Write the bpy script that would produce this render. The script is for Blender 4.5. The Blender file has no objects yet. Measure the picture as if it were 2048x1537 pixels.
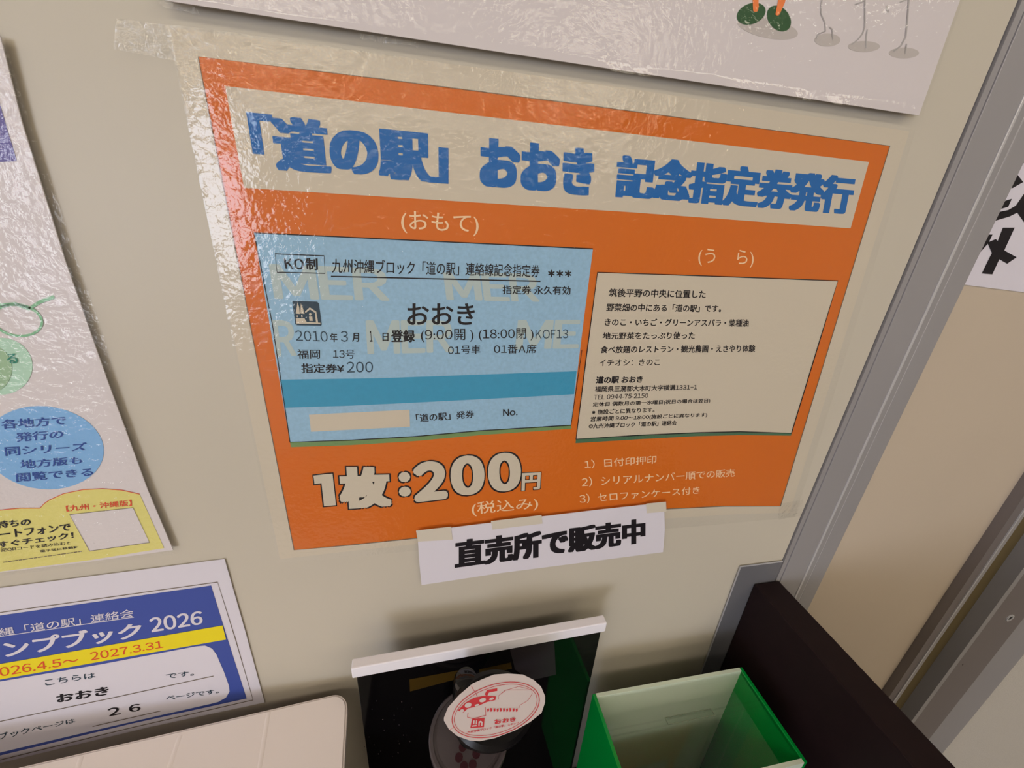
import bpy, bmesh, math, random
from mathutils import Vector, Matrix, Quaternion, noise
random.seed(7)
SC = bpy.context.scene
COL = SC.collection
# ------------------------------------------------------------------ camera
F, CX, CY = 811.94, 1024.0, 768.5
D, CZ = 0.244, 1.32                      # distance to the partition, eye height (m)
R = Matrix(((0.9799669, -0.1895645, 0.0610757),
            (-0.0178878, -0.3892019, -0.9209788),
            (0.1983556, 0.9014362, -0.3847959)))   # world -> camera (x right, y down, z forward)
EYE = Vector((0, -D, CZ))
cam_d = bpy.data.cameras.new('camera'); cam = bpy.data.objects.new('camera', cam_d); COL.objects.link(cam)
cam_d.sensor_width = 36; cam_d.lens = F / 2048 * 36; cam_d.clip_start = 0.005
Rt = R.transposed()
cx_, cy_, cz_ = (Rt @ Vector((1, 0, 0)), Rt @ Vector((0, -1, 0)), Rt @ Vector((0, 0, -1)))
cam.matrix_world = Matrix(((cx_.x, cy_.x, cz_.x, EYE.x), (cx_.y, cy_.y, cz_.y, EYE.y), (cx_.z, cy_.z, cz_.z, EYE.z), (0, 0, 0, 1)))
SC.camera = cam
# ------------------------------------------------------------------ world, lamps, exposure
SC.view_settings.view_transform = 'Standard'; SC.view_settings.look = 'None'
SC.view_settings.gamma = 1; SC.view_settings.use_curve_mapping = False
SC.view_settings.exposure = -2.12
w = bpy.data.worlds.new('world'); SC.world = w; w.use_nodes = True
w.node_tree.nodes['Background'].inputs[0].default_value = (0.80, 0.83, 0.9, 1)
w.node_tree.nodes['Background'].inputs[1].default_value = 0.6
LAMP_W = 14.0
DOOR_E = 68.0
def area(name, loc, sx, sy, power, col, rot=(0, 0, 0)):
    l = bpy.data.lights.new(name, 'AREA'); l.shape = 'RECTANGLE'; l.size = sx; l.size_y = sy
    l.energy = power; l.color = col
    o = bpy.data.objects.new(name, l); COL.objects.link(o); o.location = loc; o.rotation_euler = rot
    return o
LAMPS = [(-2.9, -1.5), (-0.9, -1.5), (1.3, -1.5), (-2.9, -3.6), (-0.9, -3.6), (1.3, -3.6), (-2.9, -5.9), (-1.35, -5.9), (0.2, -5.9), (2.2, -5.9)]
for i, (x, y) in enumerate(LAMPS):
    area('lamp_light', (x, y, 2.425), 1.15, 0.2, LAMP_W, (1.0, 0.92, 0.85))

# ------------------------------------------------------------------ helpers
def ray(px, py):
    d = Rt @ Vector(((px - CX) / F, (py - CY) / F, 1.0)); return d / d.y
def P(px, py, y=0.0): return EYE + ray(px, py) * (D + y)          # point on the plane Y = y
def Q(px, py, z):                                                 # point on the height z
    d = ray(px, py); return EYE + d * ((z - CZ) / d.z)
def tag(o, label=None, cat=None, group=None, kind=None):
    if label: o['label'] = label
    if cat: o['category'] = cat
    if group: o['group'] = group
    if kind: o['kind'] = kind
    return o
def link(name, verts, faces, mat, parent=None, smooth=False):
    me = bpy.data.meshes.new(name); me.from_pydata([tuple(v) for v in verts], [], faces)
    me.materials.append(mat)
    if smooth: me.polygons.foreach_set('use_smooth', [True] * len(me.polygons))
    me.update()
    o = bpy.data.objects.new(name, me); COL.objects.link(o)
    if parent: o.parent = parent; o.matrix_parent_inverse = Matrix.Translation(-parent.location)
    return o
def empty(name, loc, label=None, cat=None, group=None, kind=None):
    o = bpy.data.objects.new(name, None); COL.objects.link(o); o.location = loc; o.empty_display_size = .02
    return tag(o, label, cat, group, kind)
def frombm(name, bm, mat, parent=None, smooth=False):
    bmesh.ops.recalc_face_normals(bm, faces=bm.faces)
    me = bpy.data.meshes.new(name); bm.to_mesh(me); bm.free(); me.materials.append(mat)
    if smooth: me.polygons.foreach_set('use_smooth', [True] * len(me.polygons))
    o = bpy.data.objects.new(name, me); COL.objects.link(o)
    if parent: o.parent = parent; o.matrix_parent_inverse = Matrix.Translation(-parent.location)
    return o
def boxbm(x0, x1, y0, y1, z0, z1, bev=0.0, bm=None, seg=2):
    b = bmesh.new()
    bmesh.ops.create_cube(b, size=1)
    for v in b.verts:
        v.co = Vector(((x0 + x1) / 2 + v.co.x * (x1 - x0), (y0 + y1) / 2 + v.co.y * (y1 - y0), (z0 + z1) / 2 + v.co.z * (z1 - z0)))
    if bev: bmesh.ops.bevel(b, geom=list(b.edges), offset=bev, segments=seg, affect='EDGES', profile=.5)
    if bm is not None:
        me = bpy.data.meshes.new('t'); b.to_mesh(me); b.free(); bm.from_mesh(me); bpy.data.meshes.remove(me); return bm
    return b
def box(name, x0, x1, y0, y1, z0, z1, mat, parent=None, bev=0.0):
    return frombm(name, boxbm(x0, x1, y0, y1, z0, z1, bev), mat, parent)
def prism(name, pts, mat, parent=None, th=0.0004, n=Vector((0, 1, 0))):
    """solid sheet: outline pts (3-D, front) given a thickness th along n"""
    k = len(pts); v = list(pts) + [p + n * th for p in pts]
    f = [tuple(range(k)), tuple(range(2 * k - 1, k - 1, -1))] + [(i, i + k, (i + 1) % k + k, (i + 1) % k) for i in range(k)]
    bm = bmesh.new(); vs = [bm.verts.new(p) for p in v]
    for a in f: bm.faces.new([vs[i] for i in a])
    big = [fc for fc in bm.faces if len(fc.verts) > 4]
    bm.normal_update()
    if big: bmesh.ops.triangulate(bm, faces=big, ngon_method='EAR_CLIP')
    return frombm(name, bm, mat, parent)
def poly(name, px, y, mat, parent=None, th=0.00008):
    return prism(name, [P(a, b, y) for a, b in px], mat, parent, th)
def stroke(name, px, wpx, y, mat, parent=None, closed=False, th=0.00006):
    """a printed line of width wpx following px points"""
    pts = [Vector((a, b)) for a, b in px]; n = len(pts); L, Rr = [], []
    for i, p in enumerate(pts):
        a = pts[(i - 1) % n] if closed or i else p; b = pts[(i + 1) % n] if closed or i < n - 1 else p
        d = (b - a); d = d.normalized() if d.length > 1e-6 else Vector((1, 0)); m = Vector((-d.y, d.x)) * wpx / 2
        L.append(p + m); Rr.append(p - m)
    v = [P(q.x, q.y, y) for q in L + Rr]
    f = [(i, (i + 1) % n, (i + 1) % n + n, i + n) for i in range(n if closed else n - 1)]
    return link(name, v, f, mat, parent)
def ell(cx, cy, rx, ry, rot=0, n=40, a0=0, a1=360):
    r = math.radians(rot); o = []
    for i in range(n):
        t = math.radians(a0 + (a1 - a0) * i / (n if a1 - a0 == 360 else n - 1))
        x, y = rx * math.cos(t), ry * math.sin(t)
        o.append((cx + x * math.cos(r) - y * math.sin(r), cy + x * math.sin(r) + y * math.cos(r)))
    return o
_cache = {}
def _raw(s, res):
    key = (s, res)
    if key in _cache: return _cache[key]
    c = bpy.data.curves.new('txt', 'FONT'); c.body = s; c.resolution_u = res
    o = bpy.data.objects.new('txt', c); COL.objects.link(o)
    bpy.context.view_layer.update()
    me = bpy.data.meshes.new_from_object(o.evaluated_get(bpy.context.evaluated_depsgraph_get()))
    V = [(v.co.x, v.co.y) for v in me.vertices]; Fc = [tuple(p.vertices) for p in me.polygons]
    bpy.data.objects.remove(o); bpy.data.curves.remove(c); bpy.data.meshes.remove(me)
    _cache[key] = (V, Fc); return V, Fc
def _width(s): 
    V = _raw(s, 2)[0]; return max(v[0] for v in V) - min(v[0] for v in V)
def glyphs(s, res, spacing=1.0):
    """lay a line of writing out letter by letter; Latin letters and digits come from the same sans face as the kanji"""
    V, Fc, x = [], [], 0.0
    for ch in s:
        if ch == ' ': x += .28; continue
        if ch == '\u3000': x += 1.0; continue
        alnum = ch.isascii() and ch.isalnum()
        v, f = _raw(chr(ord(ch) + 0xFEE0) if alnum else ch, res)
        if alnum:
            lo = min(p[0] for p in v); wd = max(p[0] for p in v) - lo
            ad = max(.555, wd + .10) if ch.isdigit() else wd + .10
            off = x - lo + (ad - wd) / 2 * (1.25 if ch == '1' else 1)
        elif ord(ch) > 0x2E7F or ch in '\u203b\u301c': off, ad = x, 1.0
        else:
            ad = _width('H' + ch + 'H') - _width('HH'); off = x
        o = len(V); V += [(p[0] + off, p[1]) for p in v]; Fc += [tuple(k + o for k in q) for q in f]; x += ad
    return V, Fc
def text(s, quad, y, mat, parent, bold=0.0, res=3, name='lettering', boldy=None, to=None, spacing=1.0, square=False, grow=0.0):
    """flat printed lettering whose ink fills quad (tl, tr, br, bl)"""
    V, Fc = glyphs(s, res, spacing)
    x0 = min(v[0] for v in V); x1 = max(v[0] for v in V); y0 = min(v[1] for v in V); y1 = max(v[1] for v in V)
    bx = bold; by = bold * .55 if boldy is None else boldy
    if bold and square: shifts = [(i * bx / 2, j * by / 2) for i in range(-2, 3) for j in range(-2, 3) if max(abs(i), abs(j)) == 2 or (i == j == 0)]
    elif bold: shifts = [(math.cos(a) * bx, math.sin(a) * by) for a in [i * math.pi / 6 for i in range(12)]] + [(0, 0)] + ([(math.cos(a) * bx * .5, math.sin(a) * by * .5) for a in [i * math.pi / 3 for i in range(6)]] if bold > .05 else [])
    else: shifts = [(0, 0)]
    ex, ey = bx, by
    if grow: shifts = [(math.copysign(abs(a) + grow, a) if a else 0, math.copysign(abs(b) + grow, b) if b else 0) for a, b in shifts]
    x0 -= ex; x1 += ex; y0 -= ey; y1 += ey
    c = [to(*p) for p in quad] if to else [P(a, b, y) for a, b in quad]
    vs, fs = [], []
    for k, (sx, sy) in enumerate(shifts):
        o = len(vs)
        for (a, b) in V:
            u = (a + sx - x0) / (x1 - x0); t = (b + sy - y0) / (y1 - y0)
            p = (c[3] * (1 - u) + c[2] * u) * (1 - t) + (c[0] * (1 - u) + c[1] * u) * t
            vs.append(p + Vector((0, -1.5e-6 * k, 0)))
        fs += [tuple(i + o for i in f) for f in Fc]
    return link(name, vs, fs, mat, parent)

# ------------------------------------------------------------------ materials
def lin(c): return tuple(((v / 255) / 12.92 if v / 255 <= .04045 else ((v / 255 + .055) / 1.055) ** 2.4) for v in c) + (1,)
def mat(name, rgb, rough=.5, spec=.5, metal=0, bump=None, coat=0, var=0.0, vscale=20, trans=0, ior=1.45, bumps=(0.1, 300)):
    m = bpy.data.materials.new(name); m.use_nodes = True; nt = m.node_tree; b = nt.nodes['Principled BSDF']
    b.inputs['Base Color'].default_value = lin(rgb); b.inputs['Roughness'].default_value = rough
    b.inputs['Specular IOR Level'].default_value = spec; b.inputs['Metallic'].default_value = metal
    b.inputs['Coat Weight'].default_value = coat; b.inputs['Transmission Weight'].default_value = trans; b.inputs['IOR'].default_value = ior
    g = nt.nodes.new('ShaderNodeNewGeometry')
    if var:
        n = nt.nodes.new('ShaderNodeTexNoise'); n.inputs['Scale'].default_value = vscale; n.inputs['Detail'].default_value = 4
        nt.links.new(g.outputs['Position'], n.inputs['Vector'])
        mx = nt.nodes.new('ShaderNodeMixRGB'); mx.blend_type = 'MIX'
        mx.inputs[1].default_value = lin([max(0, c * (1 - var)) for c in rgb]); mx.inputs[2].default_value = lin([min(255, c * (1 + var)) for c in rgb])
        nt.links.new(n.outputs[0], mx.inputs[0]); nt.links.new(mx.outputs[0], b.inputs['Base Color'])
    if bump:
        n = nt.nodes.new('ShaderNodeTexNoise'); n.inputs['Scale'].default_value = bump[1]; n.inputs['Detail'].default_value = 3
        nt.links.new(g.outputs['Position'], n.inputs['Vector'])
        bp = nt.nodes.new('ShaderNodeBump'); bp.inputs['Strength'].default_value = bump[0]; bp.inputs['Distance'].default_value = bump[2]
        nt.links.new(n.outputs[0], bp.inputs['Height']); nt.links.new(bp.outputs[0], b.inputs['Normal'])
    return m
def emis(name, rgb, s):
    m = bpy.data.materials.new(name); m.use_nodes = True; nt = m.node_tree; nt.nodes.remove(nt.nodes['Principled BSDF'])
    e = nt.nodes.new('ShaderNodeEmission'); e.inputs[0].default_value = lin(rgb); e.inputs[1].default_value = s
    nt.links.new(e.outputs[0], nt.nodes['Material Output'].inputs[0]); return m
def film(name, rough=.03, b1=(.5, 260, .0004), b2=(.5, 45, .0012), tint=(1, 1, 1, 1), ior=1.5):
    """clear glossy plastic film: fresnel mix of see-through and mirror with fine wrinkles"""
    m = bpy.data.materials.new(name); m.use_nodes = True; nt = m.node_tree; nt.nodes.remove(nt.nodes['Principled BSDF'])
    t = nt.nodes.new('ShaderNodeBsdfTransparent'); t.inputs[0].default_value = tint
    gl = nt.nodes.new('ShaderNodeBsdfGlossy'); gl.inputs['Roughness'].default_value = rough
    fr = nt.nodes.new('ShaderNodeFresnel'); fr.inputs[0].default_value = ior
    mx = nt.nodes.new('ShaderNodeMixShader'); g = nt.nodes.new('ShaderNodeNewGeometry')
    prev = None
    for s, sc, d in (b1, b2):
        n = nt.nodes.new('ShaderNodeTexNoise'); n.inputs['Scale'].default_value = sc; n.inputs['Detail'].default_value = 4
        nt.links.new(g.outputs['Position'], n.inputs['Vector'])
        bp = nt.nodes.new('ShaderNodeBump'); bp.inputs['Strength'].default_value = s; bp.inputs['Distance'].default_value = d
        nt.links.new(n.outputs[0], bp.inputs['Height'])
        if prev: nt.links.new(prev.outputs[0], bp.inputs['Normal'])
        prev = bp
    for q in (gl, fr): nt.links.new(prev.outputs[0], q.inputs['Normal'])
    # only the outer side of the film mirrors; the inner side lets light straight through
    inv = nt.nodes.new('ShaderNodeMath'); inv.operation = 'SUBTRACT'; inv.inputs[0].default_value = 1; nt.links.new(g.outputs['Backfacing'], inv.inputs[1])
    mu = nt.nodes.new('ShaderNodeMath'); mu.operation = 'MULTIPLY'; nt.links.new(fr.outputs[0], mu.inputs[0]); nt.links.new(inv.outputs[0], mu.inputs[1])
    nt.links.new(mu.outputs[0], mx.inputs[0]); nt.links.new(t.outputs[0], mx.inputs[1]); nt.links.new(gl.outputs[0], mx.inputs[2])
    nt.links.new(mx.outputs[0], nt.nodes['Material Output'].inputs[0]); return m

M_PANEL = mat('painted_panel', (194, 187, 173), .42, .35, var=.012, vscale=6, bump=(.15, 900, .0001))
M_PANEL2 = mat('painted_panel_cream', (190, 176, 158), .5, .3, var=.015, vscale=8)
M_ALU = mat('aluminium', (163, 161, 164), .42, .5, metal=.35, bump=(.05, 1500, .0001))
M_ALU_L = mat('aluminium_bright', (205, 205, 208), .3, .5, metal=.4)
M_ALU_D = mat('aluminium_dark', (124, 117, 117), .45, .4, metal=.3)
M_GAP = mat('dark_joint', (26, 20, 18), .8, .2)
M_OLIVE = mat('olive_rubber', (96, 84, 58), .7, .2)
M_PLATE = mat('grey_steel_plate', (112, 112, 118), .4, .5, metal=.2)
M_PLASTER = mat('textured_white_wallpaper', (196, 190, 180), .8, .2, var=.06, vscale=700, bump=(.9, 900, .0015))
M_WOOD = mat('dark_brown_laminate', (33, 22, 24), .55, .15, var=.10, vscale=60, bump=(.1, 500, .0002))
M_WOODIN = mat('dark_brown_inner', (24, 18, 18), .6, .2)
M_PAPER = mat('warm_white_paper', (202, 192, 174), .6, .3)
M_PAPERW = mat('white_paper', (214, 210, 221), .65, .3, bump=(.2, 40, .002))
M_PAPERL = mat('poster_white', (214, 207, 209), .55, .3)
M_ORANGE = mat('orange_print', (208, 106, 30), .55, .3, var=.015, vscale=15)
M_BLUE = mat('title_blue_print', (24, 100, 172), .55, .3)
M_BLACK = mat('black_print', (26, 22, 28), .6, .3)
M_GREYL = mat('grey_mark', (110, 98, 84), .6, .3)
M_TICKET = mat('ticket_blue', (146, 184, 212), .55, .3, var=.07, vscale=500)
M_WATER = mat('ticket_watermark', (176, 192, 192), .55, .3)
M_TEAL = mat('ticket_teal', (60, 148, 186), .55, .3, var=.03, vscale=300)
M_GRSH = mat('green_shadow_print', (112, 142, 92), .55, .3)
M_GRSH2 = mat('dark_green_shadow_print', (74, 110, 84), .55, .3)
M_INK = mat('slate_print', (46, 66, 82), .6, .3)
M_INKT = mat('pale_orange_lettering', (240, 205, 165), .6, .3)
M_SKYB = mat('sky_blue_print', (126, 176, 226), .5, .3)
M_NAVY = mat('navy_lettering', (42, 74, 150), .5, .3)
M_MINT = mat('mint_print', (176, 212, 190), .5, .3)
M_SAGE = mat('sage_print', (152, 184, 148), .5, .3)
M_GREEN = mat('green_lettering', (40, 130, 110), .5, .3)
M_GREENL = mat('green_line_print', (130, 186, 146), .5, .3)
M_PURPLE = mat('purple_print', (108, 100, 160), .5, .3)
M_YEL = mat('soft_yellow_print', (218, 210, 124), .5, .3)
M_RED = mat('red_lettering', (214, 76, 46), .5, .3)
M_COBALT = mat('cobalt_print', (62, 80, 158), .6, .3)
M_BRYEL = mat('bright_yellow_tape', (232, 214, 8), .35, .4)
M_SHOE = mat('dark_green_print', (44, 84, 50), .5, .3)
M_LEG = mat('orange_leg_print', (236, 128, 66), .5, .3)
M_STALK = mat('grey_line_print', (172, 168, 168), .5, .3)
M_PLAST = mat('cream_white_plastic', (230, 220, 219), .4, .4, bump=(.1, 600, .0002))
M_WHITEP = mat('white_plastic_edge', (240, 238, 248), .35, .4)
M_ACRY = mat('black_glossy_acrylic', (8, 7, 9), .06, .6)
M_BLKP = mat('black_plastic', (12, 11, 14), .3, .3)
M_CLRP = mat('smoky_clear_plastic', (76, 69, 72), .25, .5)
M_DKRED = mat('dark_red_ink', (52, 22, 30), .5, .3)
M_OCHRE = mat('dull_ochre', (62, 46, 12), .3, .4)
M_SMOKE = mat('dim_grey', (44, 38, 42), .3, .4)
M_STAMPR = mat('red_stamp_ink', (206, 62, 72), .6, .3)
M_STAMPP = mat('stamp_label_paper', (214, 206, 210), .6, .3)
M_GRNP = mat('green_acrylic', (0, 150, 60), .15, .5)
M_FROST = mat('frosted_acrylic', (214, 228, 210), .3, .5)
M_FLOOR = mat('grey_floor', (150, 145, 138), .4, .4)
M_WALL = mat('room_wall', (205, 200, 190), .8, .2)
M_CEIL = mat('ceiling_white', (225, 222, 215), .8, .2)
M_DKSHELF = mat('dark_shelf', (60, 50, 45), .6, .3)
M_FILM = film('laminate_film', .035, (.62, 300, .0005), (.8, 40, .0014))
M_FILM2 = film('laminate_film_wrinkled', .04, (.9, 300, .0008), (.8, 38, .0030))
M_TAPE = film('clear_tape', .08, (1, 240, .0012), (1, 60, .003))
M_MTAPE = mat('matte_tape', (206, 198, 184), .45, .4)
M_CLEAR = film('clear_acrylic_lid', .02, (.05, 300, .0001), (.05, 20, .0002))
M_LAMP = emis('lamp_diffuser', (255, 238, 210), 26)
M_DOORE = emis('daylight_glass', (226, 232, 250), DOOR_E)

# ------------------------------------------------------------------ setting
def struct(o): o['kind'] = 'structure'; return o
struct(box('floor', -5.8, 4.4, -7.2, .3, -.1, 0, M_FLOOR))
struct(box('ceiling', -5.8, 4.4, -7.2, .3, 2.6, 2.7, M_CEIL))
struct(box('wall_left', -5.8, -5.6, -7.2, .3, 0, 2.6, M_WALL))
struct(box('wall_right', 4.2, 4.4, -7.2, .3, 0, 2.6, M_WALL))
struct(box('wall_far', -5.6, 4.2, -7.2, -7.0, 0, 2.6, M_WALL))
PX1, PX2, PX3 = 0.3400, 0.4002, 0.6360
back = struct(box('wall_back', -5.6, PX1 - .0009, 0, .04, 0, 2.6, M_PANEL))
back2 = struct(box('wall_back_alcove', PX2 - .004, PX3 + .004, .012, .04, 0, 2.6, M_PANEL2))
struct(box('wall_back_plaster', .868, 4.2, .004, .04, 0, 2.6, M_PLASTER))
# aluminium post between the two panels, profile in steps
tr = empty('trim_1', (.37, 0, 0)); struct(tr)
box('joint', PX1 - .0009, PX1 + .0006, .001, .03, 0, 2.6, M_GAP, tr)
box('edge_lip', PX1 + .0006, .3452, -.0012, .03, 0, 2.6, M_ALU, tr)
box('groove_line', .3452, .3462, -.0002, .03, 0, 2.6, M_ALU_L, tr)
box('post_face', .3462, .3730, -.0016, .03, 0, 2.6, M_ALU, tr, .0004)
box('bright_bead', .3732, .3757, -.0022, .03, 0, 2.6, M_ALU_L, tr, .0005)
box('post_face', .3758, .3815, -.0016, .03, 0, 2.6, M_ALU, tr)
box('groove_line', .3815, .3823, -.0014, .03, 0, 2.6, M_ALU_L, tr)
box('post_face', .3823, PX2, -.0016, .03, 0, 2.6, M_ALU, tr, .0004)
# second, stepped post group further right
xs = [P(2048, yy).x for yy in (1002, 1040, 1052, 1127, 1143, 1235, 1295)]
tr2 = empty('trim_2', (.74, 0, 0)); struct(tr2)
box('edge_strip', xs[0], xs[0] + (xs[1] - xs[0]) * .62, .002, .03, 0, 2.6, M_ALU_D, tr2)
box('groove_line', xs[0] + (xs[1] - xs[0]) * .62, xs[0] + (xs[1] - xs[0]) * .72, .001, .03, 0, 2.6, M_ALU_L, tr2)
box('edge_strip', xs[0] + (xs[1] - xs[0]) * .72, xs[1] + .002, .002, .03, 0, 2.6, M_ALU, tr2)
box('rubber_infill', xs[1] + .002, xs[3], .014, .03, 0, 2.6, M_OLIVE, tr2)
box('post_lip', xs[3], xs[4] - .002, -.002, .03, 0, 2.6, M_ALU, tr2)
box('joint', xs[4] - .002, xs[4], .004, .03, 0, 2.6, M_GAP, tr2)
face = box('post_face', xs[4], xs[5] - .002, -.001, .03, 0, 2.6, M_ALU_D, tr2)
box('joint', xs[5] - .002, xs[5] + .002, .004, .03, 0, 2.6, M_GAP, tr2)
box('edge_strip', xs[5] + .002, .868, .002, .03, 0, 2.6, M_ALU, tr2)
def ring(name, c, r0, r1, y0, y1, m, par):
    n = 20; v = []; f = []
    for r, y in ((r0, y0), (r1, y0), (r1, y1), (r0, y1)):
        for i in range(n):
            a = 2 * math.pi * i / n; v.append((c.x + r * math.cos(a), y, c.z + r * math.sin(a)))
    for k in range(4):
        for i in range(n):
            f.append((k * n + i, k * n + (i + 1) % n, ((k + 1) % 4) * n + (i + 1) % n, ((k + 1) % 4) * n + i))
    return link(name, v, f, m, par)
c = P(2019, 1236, -.001)
ring('hole_rim', c, .0035, .0058, -.0022, .001, M_ALU_L, tr2)
v = [(c.x + .0036 * math.cos(a), -.0014, c.z + .0036 * math.sin(a)) for a in [i * math.pi / 8 for i in range(16)]]
link('screw_hole', v, [tuple(range(16))], M_GAP, tr2)
c = P(1925, 1330, -.001)
link('pin_hole', [(c.x + .0012 * math.cos(a), -.0012, c.z + .0012 * math.sin(a)) for a in [i * math.pi / 4 for i in range(8)]], [tuple(range(8))], M_GAP, tr2)

# glass entrance behind the photographer, and the lamps
dr = empty('door_1', (-3.9, -7.0, 0)); struct(dr)
for i in range(3):
    x0 = -5.5 + i * .82
    box('glass_pane', x0 + .05, x0 + .77, -6.99, -6.98, .12, 2.15, M_DOORE, dr)
    box('door_frame', x0, x0 + .05, -7.0, -6.95, 0, 2.25, M_ALU, dr)
box('door_frame', -3.04, -2.99, -7.0, -6.95, 0, 2.25, M_ALU, dr)
box('door_frame', -5.5, -2.99, -7.0, -6.95, 2.15, 2.25, M_ALU, dr)
for i, (x, y) in enumerate(LAMPS):
    l = empty('ceiling_lamp', (x, y, 2.6), 'long white ceiling strip lamp above the shop floor', 'ceiling lamp', 'strip lamps on the ceiling behind the camera')
    box('lamp_housing', x - .62, x + .62, y - .14, y + .14, 2.56, 2.6, M_CEIL, l)
    box('lamp_diffuser', x - .6, x + .6, y - .11, y + .11, 2.43, 2.56, M_LAMP, l)

# ------------------------------------------------------------------ desk with raised side board
ZB = CZ - .3254; ZD = .72
sbd = box('side_board', .3140, .3432, -.62, -.0018, 0, ZB, M_WOOD, None, .0012)
tag(sbd, 'tall dark brown board standing out from the wall beside the green box', 'board')
dk = empty('desk', (-.3, -.3, 0), 'dark brown desk top below the display panel and green box', 'desk')
box('desktop', -1.2, .3135, -.62, -.001, ZD - .03, ZD, M_WOODIN, dk, .001)
box('leg', -1.2, -1.17, -.62, -.001, 0, ZD - .03, M_WOOD, dk)
# grey metal plate on the panel behind the board
gp = empty('metal_plate', (.31, 0, .9), 'grey steel plate with pale edge, fixed to wall behind brown board', 'metal plate')
box('plate_face', .2915, .3388, -.0012, -.0001, .70, CZ - .3005, M_PLATE, gp)
link('pale_edge', [(.2895, -.0014, .70), (.2915, -.0014, .70), (.2915, -.0014, CZ - .3005), (.3388, -.0014, CZ - .3005), (.3388, -.0014, CZ - .2985), (.2895, -.0014, CZ - .2985)],
     [(0, 1, 2, 5), (5, 2, 3, 4)], M_ALU_L, gp)

# ------------------------------------------------------------------ film sheets
def film_sheet(name, quad, y, m, parent, nx=70, nz=50, fn=None):
    c = [P(a, b, y) for a, b in quad]; v = []; f = []
    for j in range(nz + 1):
        t = j / nz
        for i in range(nx + 1):
            u = i / nx
            p = (c[0] * (1 - u) + c[1] * u) * (1 - t) + (c[3] * (1 - u) + c[2] * u) * t
            dx, dy = fn(u, t, p) if fn else (0, 0)
            v.append(p + Vector((dx, dy, 0)))
    for j in range(nz):
        for i in range(nx):
            a = j * (nx + 1) + i; f.append((a + nx + 1, a + nx + 2, a + 1, a))
    return link(name, v, f, m, parent, True)
def lerp2(a, b, t): return (a[0] + (b[0] - a[0]) * t, a[1] + (b[1] - a[1]) * t)

# ------------------------------------------------------------------ MAIN POSTER
L0, L1, L2, L3, L4 = -.0010, -.00115, -.00130, -.00145, -.0016
mp = empty('ticket_poster', (.1, 0, CZ - .24), 'laminated orange poster for a 200 yen souvenir station ticket', 'poster')
bot = [(1579, 1026), (1450, 1030), (1330, 1038), (1130, 1058), (840, 1088), (700, 1103), (560, 1119)]
poly('paper_sheet', [(338, 55), (700, 101), (1200, 168), (1819, 263)] + bot, L0, M_PAPER, mp, .0005)
bo = [(1561, 1013), (1450, 1013), (1330, 1019), (1130, 1042), (834, 1077), (700, 1091), (588, 1101)]
OR = [(396, 113), (780, 160), (1200, 214), (1780, 292)] + bo
poly('orange_ground', OR, L1, M_ORANGE, mp)
stroke('border_line', OR, 1.6, L2, M_GREYL, mp, True)
poly('title_band', [(450, 172), (1738, 324), (1701, 457), (1250, 424), (488, 376)], L2, M_PAPER, mp)
text('「道の駅」', [(492, 224), (897, 266), (897, 368), (511, 340)], L3, M_BLUE, mp, .068, 5, boldy=.026, square=True)
text('おおき', [(960, 274), (1190, 299), (1187, 393), (959, 374)], L3, M_BLUE, mp, .07, 5, boldy=.045, square=True)
text('記念指定券発行', [(1236, 308), (1714, 353), (1699, 430), (1227, 395)], L3, M_BLUE, mp, .068, 5, boldy=.026, square=True)
text('(おもて)', [(801, 421), (958, 430), (957, 473), (803, 466)], L3, M_INKT, mp, .006)
text('(う　ら)', [(1397, 497), (1508, 501), (1507, 536), (1396, 532)], L3, M_INKT, mp)
# ticket front
TK = [(508, 466), (850, 482), (1186, 498), (1165, 660), (1142, 851), (960, 862), (826, 874), (700, 881), (580, 885)]
tk = poly('ticket_front', TK, L2, M_TICKET, mp)
poly('shadow_strip', [(580, 885), (700, 881), (826, 874), (960, 862), (1142, 851), (1143, 858), (960, 871), (826, 883), (700, 891), (582, 895)], L2, M_GRSH, tk)
stroke('border_line', [(508, 466), (850, 482), (1186, 498)], 2.2, L3, M_BLACK, tk)
stroke('border_line', [(508, 466), (545, 650), (580, 885), (700, 881), (826, 874), (960, 862), (1142, 851)], 1.8, L3, M_BLACK, tk)
stroke('border_line', [(1164, 700), (1142, 851)], 1.2, L3, M_BLACK, tk)
for s, q in (('MER', [(537, 528), (775, 538), (780, 602), (549, 598)]), ('MER', [(886, 545), (1074, 548), (1080, 604), (893, 600)]),
             ('R', [(543, 640), (588, 642), (594, 712), (553, 714)]), ('MER', [(731, 641), (906, 641), (906, 705), (735, 709)]), ('ME', [(1036, 640), (1162, 640), (1157, 697), (1030, 699)])):
    text(s, q, L3 + .00007, M_WATER, tk, .035, 3, name='watermark')
poly('teal_band', [(561, 760), (760, 757), (1153, 743), (1148, 789), (1000, 797), (826, 806), (700, 812), (571, 816)], L3 + .00005, M_TEAL, tk)
poly('blank_box', [(618, 830), (819, 820), (820, 854), (622, 864)], L3, M_PAPER, tk)
stroke('border_line', [(550, 508), (648, 512), (650, 547), (554, 545)], 2.2, L3, M_BLACK, tk, True)
text('KO', [(567, 517), (607, 518), (608, 540), (571, 538)], L3, M_BLACK, tk, .028)
text('制', [(610, 516), (635, 517), (636, 541), (612, 540)], L3, M_BLACK, tk, .035)
text('九州沖縄ブロック「道の駅」連絡線記念指定券', [(664, 517), (1080, 530), (1079, 555), (664, 546)], L3, M_BLACK, tk, .012)
stroke('rule_line', [(662, 553), (870, 558), (1081, 563)], 2.6, L3, M_BLACK, tk)
text('＊＊＊', [(1096, 540), (1143, 541), (1143, 555), (1096, 554)], L3, M_BLACK, tk, .06, boldy=.05)
text('指定券 永久有効', [(1005, 571), (1141, 572), (1141, 590), (1005, 589)], L3, M_BLACK, tk, .02)
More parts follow.
